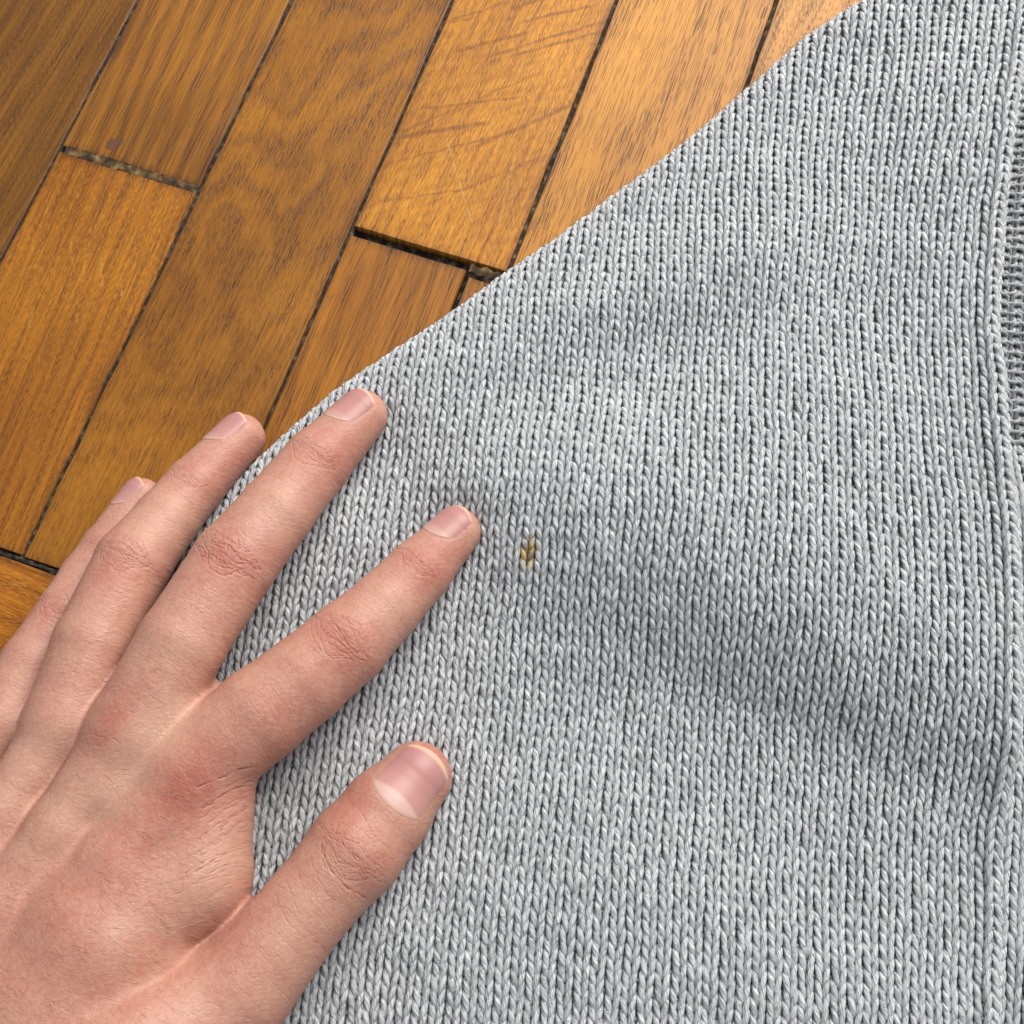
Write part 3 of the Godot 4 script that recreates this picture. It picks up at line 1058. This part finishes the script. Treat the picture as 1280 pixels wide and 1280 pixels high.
func skin_material() -> StandardMaterial3D:
	sk_w = int(SK_W * SK_PPM)
	sk_h = int(SK_H * SK_PPM)
	relief.resize(sk_w * sk_h)
	red.resize(sk_w * sk_h)
	# fine cross lines along every finger
	for f in ["index", "middle", "ring", "pinky", "thumb"]:
		var P: Array = joints[f][0]
		var R: Array = joints[f][1]
		for i in P.size() - 1:
			var a := flat(P[i])
			var b := flat(P[i + 1])
			var L := a.distance_to(b)
			var ax := (b - a) / L
			var nx := Vector2(-ax.y, ax.x)
			var last := i == P.size() - 2
			var n := int(L / 0.75)
			for s in n:
				if last and s > n * 0.15: break
				var t := (s + rng.randf()) / n
				var r: float = lerpf(R[i], R[i + 1], t) * 0.92
				var c := a.lerp(b, t)
				var u0 := rng.randf_range(-1.0, 0.2)
				var u1 := minf(1.0, u0 + rng.randf_range(0.5, 1.3))
				var pts := PackedVector2Array()
				var tilt := rng.randf_range(-0.12, 0.12)
				for k in 8:
					var u := lerpf(u0, u1, k / 7.0)
					pts.append(c + nx * (u * r) + ax * (r * (0.18 - 0.25 * u * u + tilt * u)))
				groove(pts, rng.randf_range(0.13, 0.22), rng.randf_range(0.07, 0.17), rng.randf() * 90.0)
	# knuckle creases
	for q in [["index", 3, 5, 13, 5.6, 0.26, 3], ["index", 5, 6, 8, 3.4, 0.17, 5], ["middle", 2, 3, 13, 6.0, 0.28, 8], ["middle", 4, 5, 9, 3.6, 0.20, 11], ["ring", 2, 3, 12, 5.2, 0.24, 14], ["ring", 4, 5, 7, 3.0, 0.15, 17], ["pinky", 2, 3, 9, 4.2, 0.22, 20], ["pinky", 4, 5, 6, 2.6, 0.14, 23], ["thumb", 2, 3, 12, 6.6, 0.20, 26]]:
		var P: Array = joints[q[0]][0]
		var a := flat(P[q[1]])
		var ax := (flat(P[q[2]]) - a).normalized()
		knuckle(a, ax, joints[q[0]][1][q[1]] * 0.92, q[3], q[4], q[5], q[6])
	# the fan of fine folds that runs from the web to the first knuckle
	for k in 26:
		var t := (k + rng.randf_range(-0.4, 0.4)) / 25.0
		var e := Vector2(374, 952).lerp(Vector2(334, 1010), minf(1.0, t * 2.0)).lerp(Vector2(322, 1098), maxf(0.0, t * 2.0 - 1.0))
		var f := Vector2(268, 985).lerp(Vector2(240, 1120), t) + Vector2(rng.randf_range(-26, 18), rng.randf_range(-5, 5))
		var pts := PackedVector2Array()
		for i in 6:
			var w := i / 5.0
			var c := e.lerp(f, w) + Vector2(0, -9.0 * sin(w * PI))
			var p := skin_spot(c.x, c.y)
			if hand_dist(p, every) < 0.5: pts.append(flat(p))
		if pts.size() > 2: groove(pts, rng.randf_range(0.16, 0.30), rng.randf_range(0.10, 0.24), k * 3.7)
	# short crossing folds over the back of the hand
	for k in 420:
		var px := rng.randf_range(0, 330)
		var py := rng.randf_range(900, 1275)
		var c := skin_spot(px, py)
		if hand_dist(c, every) > 0.5: continue
		var an := (0.6 if k % 2 == 0 else 2.1) + rng.randf_range(-0.35, 0.35)
		var d := Vector2(cos(an), sin(an)) * rng.randf_range(0.8, 2.6)
		groove(PackedVector2Array([flat(c) - d, flat(c) + d]), rng.randf_range(0.12, 0.2), rng.randf_range(0.03, 0.08), k * 1.3)
	# creases that are seen one by one, as spots of the plan
	var seen := [
		[0.42, 0.40, [400, 1052], [404, 1072], [418, 1094], [438, 1112], [456, 1122]], [0.3, 0.28, [426, 1028], [414, 1044], [411, 1062], [417, 1080], [430, 1096]],
		[0.28, 0.26, [423, 1040], [430, 1058], [444, 1074], [452, 1092]], [0.26, 0.22, [446, 1006], [456, 1026], [470, 1046], [486, 1062]], [0.24, 0.2, [440, 1032], [448, 1050], [462, 1068], [474, 1090]],
		[0.24, 0.2, [432, 1092], [446, 1090], [462, 1086], [474, 1078]], [0.22, 0.2, [436, 1076], [446, 1082], [450, 1098], [446, 1110]], [0.24, 0.2, [386, 1066], [390, 1086], [400, 1106], [418, 1126]], [0.24, 0.16, [372, 1082], [376, 1104], [388, 1128], [404, 1142]],
		[0.24, 0.16, [358, 1096], [364, 1120], [374, 1142]], [0.24, 0.16, [344, 1112], [350, 1136], [360, 1156]],
		[0.26, 0.15, [222, 952], [230, 962], [236, 974], [244, 984]], [0.22, 0.12, [214, 966], [228, 976], [236, 990]], [0.24, 0.14, [240, 946], [232, 960], [222, 976]],
		[0.26, 0.16, [114, 916], [132, 922], [150, 928]], [0.22, 0.14, [108, 930], [128, 934], [148, 940]],
		[0.34, 0.34, [412, 772], [424, 790], [436, 806], [446, 818]], [0.34, 0.3, [422, 766], [440, 782], [452, 800], [454, 816]],
		[0.4, 0.34, [244, 690], [262, 700], [284, 706], [308, 704]], [0.36, 0.3, [250, 676], [276, 684], [298, 692], [318, 700]],
	]
	for s in seen:
		var pts := PackedVector2Array()
		for k in range(2, s.size()):
			var p := skin_spot(s[k][0], s[k][1])
			if hand_dist(p, every) < 0.5: pts.append(flat(p))
		if pts.size() < 2: continue
		groove(pts, s[0] * 0.85, s[1] * (0.62 if s[0] < 0.5 else 1.0), pts[0].x)
	# the folds round the nails, with a pale dry rim
	for q in nail_list:
		var rim := PackedVector2Array()
		for k in 9: rim.append(flat(nail_point(q, -1.0 + k * 0.05 * 0.0, 0.8 - k * 0.1)[0]) if k < 8 else flat(nail_point(q, -1.0, 0.0)[0]))
		for k in range(1, 20): rim.append(flat(nail_point(q, -1.0 + k * 0.1, 0.0)[0]))
		for k in 9: rim.append(flat(nail_point(q, 1.0, k * 0.1)[0]))
		groove(rim, 0.40, 0.75, rim[0].x)
		for k in rim.size() - 1:
			var n := maxi(1, int(rim[k].distance_to(rim[k + 1]) * SK_PPM * 1.5))
			for i in n:
				var p := rim[k].lerp(rim[k + 1], float(i) / n)
				var x := int((p.x - SK_X0) * SK_PPM + rng.randf_range(-2.2, 2.2))
				var z := int((p.y - SK_Z0) * SK_PPM + rng.randf_range(-2.2, 2.2))
				if x >= 0 and z >= 0 and x < sk_w and z < sk_h: red[z * sk_w + x] -= rng.randf_range(0.0, 1.3)
	# rosy and pale patches: spot, radius in mm along and across, direction, strength
	var patches := [
		[233, 975, 9, 5.5, 0.9, 0.55], [240, 965, 14, 9, 0.9, 0.3], [128, 925, 10, 5, 0.9, 0.5], [150, 890, 8, 5, 0.9, 0.45], [430, 803, 8, 7.5, 0.7, 0.75], [286, 697, 8.5, 7, 0.9, 0.7], [150, 708, 7.5, 6, 0.9, 0.55], [66, 765, 6, 5, 1.0, 0.4],
		[522, 712, 6, 6, 0.8, 0.5], [396, 574, 6.5, 6, 0.8, 0.5], [240, 598, 6, 5, 0.8, 0.45], [118, 676, 5, 4, 1.0, 0.3], [545, 690, 7, 5, 0.8, 0.5], [430, 555, 8, 6, 0.8, 0.4], [290, 575, 8, 6, 0.8, 0.4],
		[440, 1010, 9, 6, 0.9, 0.55], [540, 945, 6, 6, 0.9, 0.5], [460, 1090, 7, 6, 0.9, 0.3], [180, 1040, 16, 10, 0.5, 0.35], [80, 1150, 22, 16, 0.3, 0.3], [150, 1240, 16, 9, 0.3, 0.2], [350, 900, 12, 6, 0.8, 0.3], [300, 1160, 8, 8, 0.8, 0.35],
		[200, 905, 10, 6, 0.5, -0.5], [150, 965, 16, 8, 0.6, -0.35], [100, 1020, 14, 9, 0.6, -0.35], [145, 1165, 4, 3, 0.4, -0.5], [270, 1095, 12, 8, 0.7, -0.4], [220, 800, 10, 6, 0.9, -0.2], [350, 640, 10, 7, 0.9, -0.3], [205, 650, 9, 6, 0.9, -0.4], [475, 760, 8, 7, 0.8, -0.25], [30, 960, 12, 5, 0.9, -0.4], [360, 1160, 9, 6, 0.8, -0.3],
	]
	for q in patches:
		var c := flat(skin_spot(q[0], q[1]))
		var R := int(maxf(q[2], q[3]) * 2.4 * SK_PPM)
		var cs := cos(-q[4])
		var sn := sin(-q[4])
		for dz in range(-R, R + 1, 1):
			var z := int((c.y - SK_Z0) * SK_PPM) + dz
			if z < 0 or z >= sk_h: continue
			for dx in range(-R, R + 1):
				var x := int((c.x - SK_X0) * SK_PPM) + dx
				if x < 0 or x >= sk_w: continue
				var a: float = (dx * cs + dz * sn) / (q[2] * SK_PPM)
				var b: float = (dz * cs - dx * sn) / (q[3] * SK_PPM)
				red[z * sk_w + x] += q[5] * exp(-(a * a + b * b))
	var alb := PackedByteArray()
	alb.resize(sk_w * sk_h * 3)
	var base := Color8(183, 133, 115)
	var rosy := Color8(166, 98, 84)
	var pale := Color8(198, 158, 136)
	for j in sk_h:
		var z := j / SK_PPM
		for i in sk_w:
			var x := i / SK_PPM
			var o := j * sk_w + i
			var f1 := fine.get_noise_2d(x * 0.55, z * 0.55)
			var f2 := fine.get_noise_2d(x * 2.6, z * 2.6)
			var ce := cell.get_noise_2d(x * 0.85 + 0.6 * f1, z * 0.85)
			var rd := red[o] + 0.16 * f1 + 0.22 * soft.get_noise_2d(x * 0.13, z * 0.13) + 0.16 * soft.get_noise_2d(x * 0.3 + 20.0, z * 0.3)
			var c := base.lerp(rosy, clampf(rd, 0.0, 1.0)) if rd > 0.0 else base.lerp(pale, clampf(-rd, 0.0, 1.0))
			var g := relief[o]
			# creases are tinted darker and redder with depth
			var cr := clampf(-g * 1.1, 0.0, 0.45)
			c = c.lerp(Color8(132, 72, 60), cr * 0.95)
			var sp := 1.0 + 0.035 * f2 + 0.03 * ce
			var q := o * 3
			alb[q] = int(clampf(c.r * sp, 0, 1) * 255.0)
			alb[q + 1] = int(clampf(c.g * sp, 0, 1) * 255.0)
			alb[q + 2] = int(clampf(c.b * sp, 0, 1) * 255.0)
			relief[o] = 0.7 + g + 0.055 * clampf(ce + 1.0, 0.0, 1.0) + 0.02 * f2
	var m := StandardMaterial3D.new()
	m.albedo_texture = rgb_texture(alb, sk_w, sk_h)
	m.heightmap_enabled = true
	m.heightmap_texture = float_texture(relief, sk_w, sk_h)
	m.heightmap_scale = 0.115
	m.roughness = 0.50
	m.metallic_specular = 0.45
	m.subsurf_scatter_enabled = true
	m.subsurf_scatter_strength = 0.06
	m.texture_repeat = false
	return m

# finger, start and end along the axis measured from the last joint (mm), half angle, roll (deg), pale moon
var nail_list := [["index", -7.0, 5.2, 54.0, -28.0, 0.25], ["middle", -8.6, 4.7, 52.0, -28.0, 0.2], ["ring", -8.6, 4.2, 52.0, -42.0, 0.15], ["pinky", -6.6, 4.0, 52.0, -42.0, 0.15], ["thumb", -10.6, 6.4, 50.0, 6.0, 0.6]]

func nail_point(q: Array, u: float, t: float) -> Array:
	var P: Array = joints[q[0]][0]
	var tip: Vector3 = P[-1]
	var r: float = joints[q[0]][1][-1]
	var ax: Vector3 = (tip - P[-2]).normalized()
	var right := ax.cross(Vector3.UP).normalized()
	var up := right.cross(ax)
	# rounded outline: the base curves back at the sides, the free edge is a shallow arc
	var s0: float = q[1] + 2.4 * u * u
	var s1: float = q[2] - 1.9 * u * u
	var s := lerpf(s0, s1, t)
	var wide := 1.0 - 0.14 * (1.0 - t) * (1.0 - t)
	var phi := deg_to_rad(q[4] + u * q[3] * wide)
	var dirn := up * cos(phi) + right * sin(phi)
	var c := tip + ax * s
	var p := c + dirn * (r * 2.2)
	for k in 24:
		var d := hand_dist(p, every)
		if d < 0.02: break
		p -= dirn * d * 0.8
		if (p - c).dot(dirn) < r * 0.35: break
	return [p, dirn, s]

func nails(parent: Node3D, base: Vector3) -> void:
	var m := StandardMaterial3D.new()
	m.vertex_color_use_as_albedo = true
	m.clearcoat_enabled = false
	m.roughness = 0.38
	m.metallic_specular = 0.4
	m.subsurf_scatter_enabled = true
	m.subsurf_scatter_strength = 0.06
	for q in nail_list:
		var vv := PackedVector3Array()
		var cc := PackedColorArray()
		var idx := PackedInt32Array()
		var NU := 30
		var NV := 36
		for j in NV + 1:
			var t := float(j) / NV
			for i in NU + 1:
				var u := float(i) / NU * 2.0 - 1.0
				# rounded outline: the base curves back at the sides, the free edge is a shallow arc
				var np := nail_point(q, u, t)
				var p: Vector3 = np[0]
				var s: float = np[2]
				var dirn: Vector3 = np[1]
				var nrm := hand_normal(p, every)
				var rise := 0.20 + 0.22 * t - 0.26 * pow(absf(u), 6.0) - (0.14 if j == 0 else 0.0)
				if s > 2.5: nrm = nrm.lerp(dirn, 0.5).normalized()
				var lift := maxf(0.0, s - 1.0)
				p += nrm * (rise + 0.010 * lift * lift)
				vv.append((p - base) * MM)
				var edge := smoothstep(0.91, 0.95, t)
				var moon: float = (1.0 - smoothstep(0.20, 0.25, t + 0.22 * u * u)) * q[5]
				var col := Color8(180, 132, 124).srgb_to_linear()
				col = col.lerp(Color8(168, 118, 116).srgb_to_linear(), t)
				col = col.lerp(Color8(206, 174, 166).srgb_to_linear(), moon)
				col = col.lerp(Color8(198, 162, 138).srgb_to_linear(), edge)
				if j <= 2: col = col.lerp(Color8(196, 158, 138).srgb_to_linear(), 0.7)
				cc.append(col)
		for j in NV:
			for i in NU:
				var k := j * (NU + 1) + i
				idx.append_array(PackedInt32Array([k, k + NU + 1, k + 1, k + 1, k + NU + 1, k + NU + 2]))
		var st := SurfaceTool.new()
		var nn := PackedVector3Array()
		nn.resize(vv.size())
		st.create_from_arrays(arrays_of(vv, nn, PackedVector2Array(), cc, idx))
		st.generate_normals()
		st.set_material(m)
		var o := MeshInstance3D.new()
		o.name = "fingernail" if q[0] != "thumb" else "thumbnail"
		o.mesh = st.commit()
		parent.add_child(o, true)

func hairs(parent: Node3D, base: Vector3) -> void:
	# fine pale hairs on the back of the hand and the first finger bones
	var vv := PackedVector3Array()
	var nn := PackedVector3Array()
	var idx := PackedInt32Array()
	for k in 620:
		var px := rng.randf_range(-10, 250)
		var py := rng.randf_range(960, 1290)
		if k % 5 == 0:
			px = rng.randf_range(40, 330)
			py = rng.randf_range(780, 900)
		var p := skin_spot(px, py)
		if hand_dist(p, every) > 0.5: continue
		var n := hand_normal(p, every)
		var d := Vector3(0.75 + rng.randf_range(-0.4, 0.3), 0, 0.35 + rng.randf_range(-0.5, 0.5))
		d = (d - n * d.dot(n)).normalized()
		d = (d + n * rng.randf_range(0.15, 0.5)).normalized()
		var step := rng.randf_range(0.5, 1.1)
		var first := vv.size()
		for j in 5:
			var sd := d.cross(n).normalized()
			var up := sd.cross(d)
			for w in 3:
				var dn := sd * cos(TAU * w / 3.0) + up * sin(TAU * w / 3.0)
				vv.append((p + dn * 0.042 * (1.0 - 0.2 * j) - base) * MM)
				nn.append(dn)
			p += d * step
			d = (d - n * 0.10).normalized()
		for j in 4:
			for w in 3:
				var a := first + j * 3 + w
				var b := first + j * 3 + (w + 1) % 3
				idx.append_array(PackedInt32Array([a, b, a + 3, b, b + 3, a + 3]))
	var m := StandardMaterial3D.new()
	m.albedo_color = Color8(222, 192, 150)
	m.roughness = 0.5
	var o := commit("fine_hair", parent, arrays_of(vv, nn, PackedVector2Array(), PackedColorArray(), idx), m)
	o.set_meta("kind", "stuff")
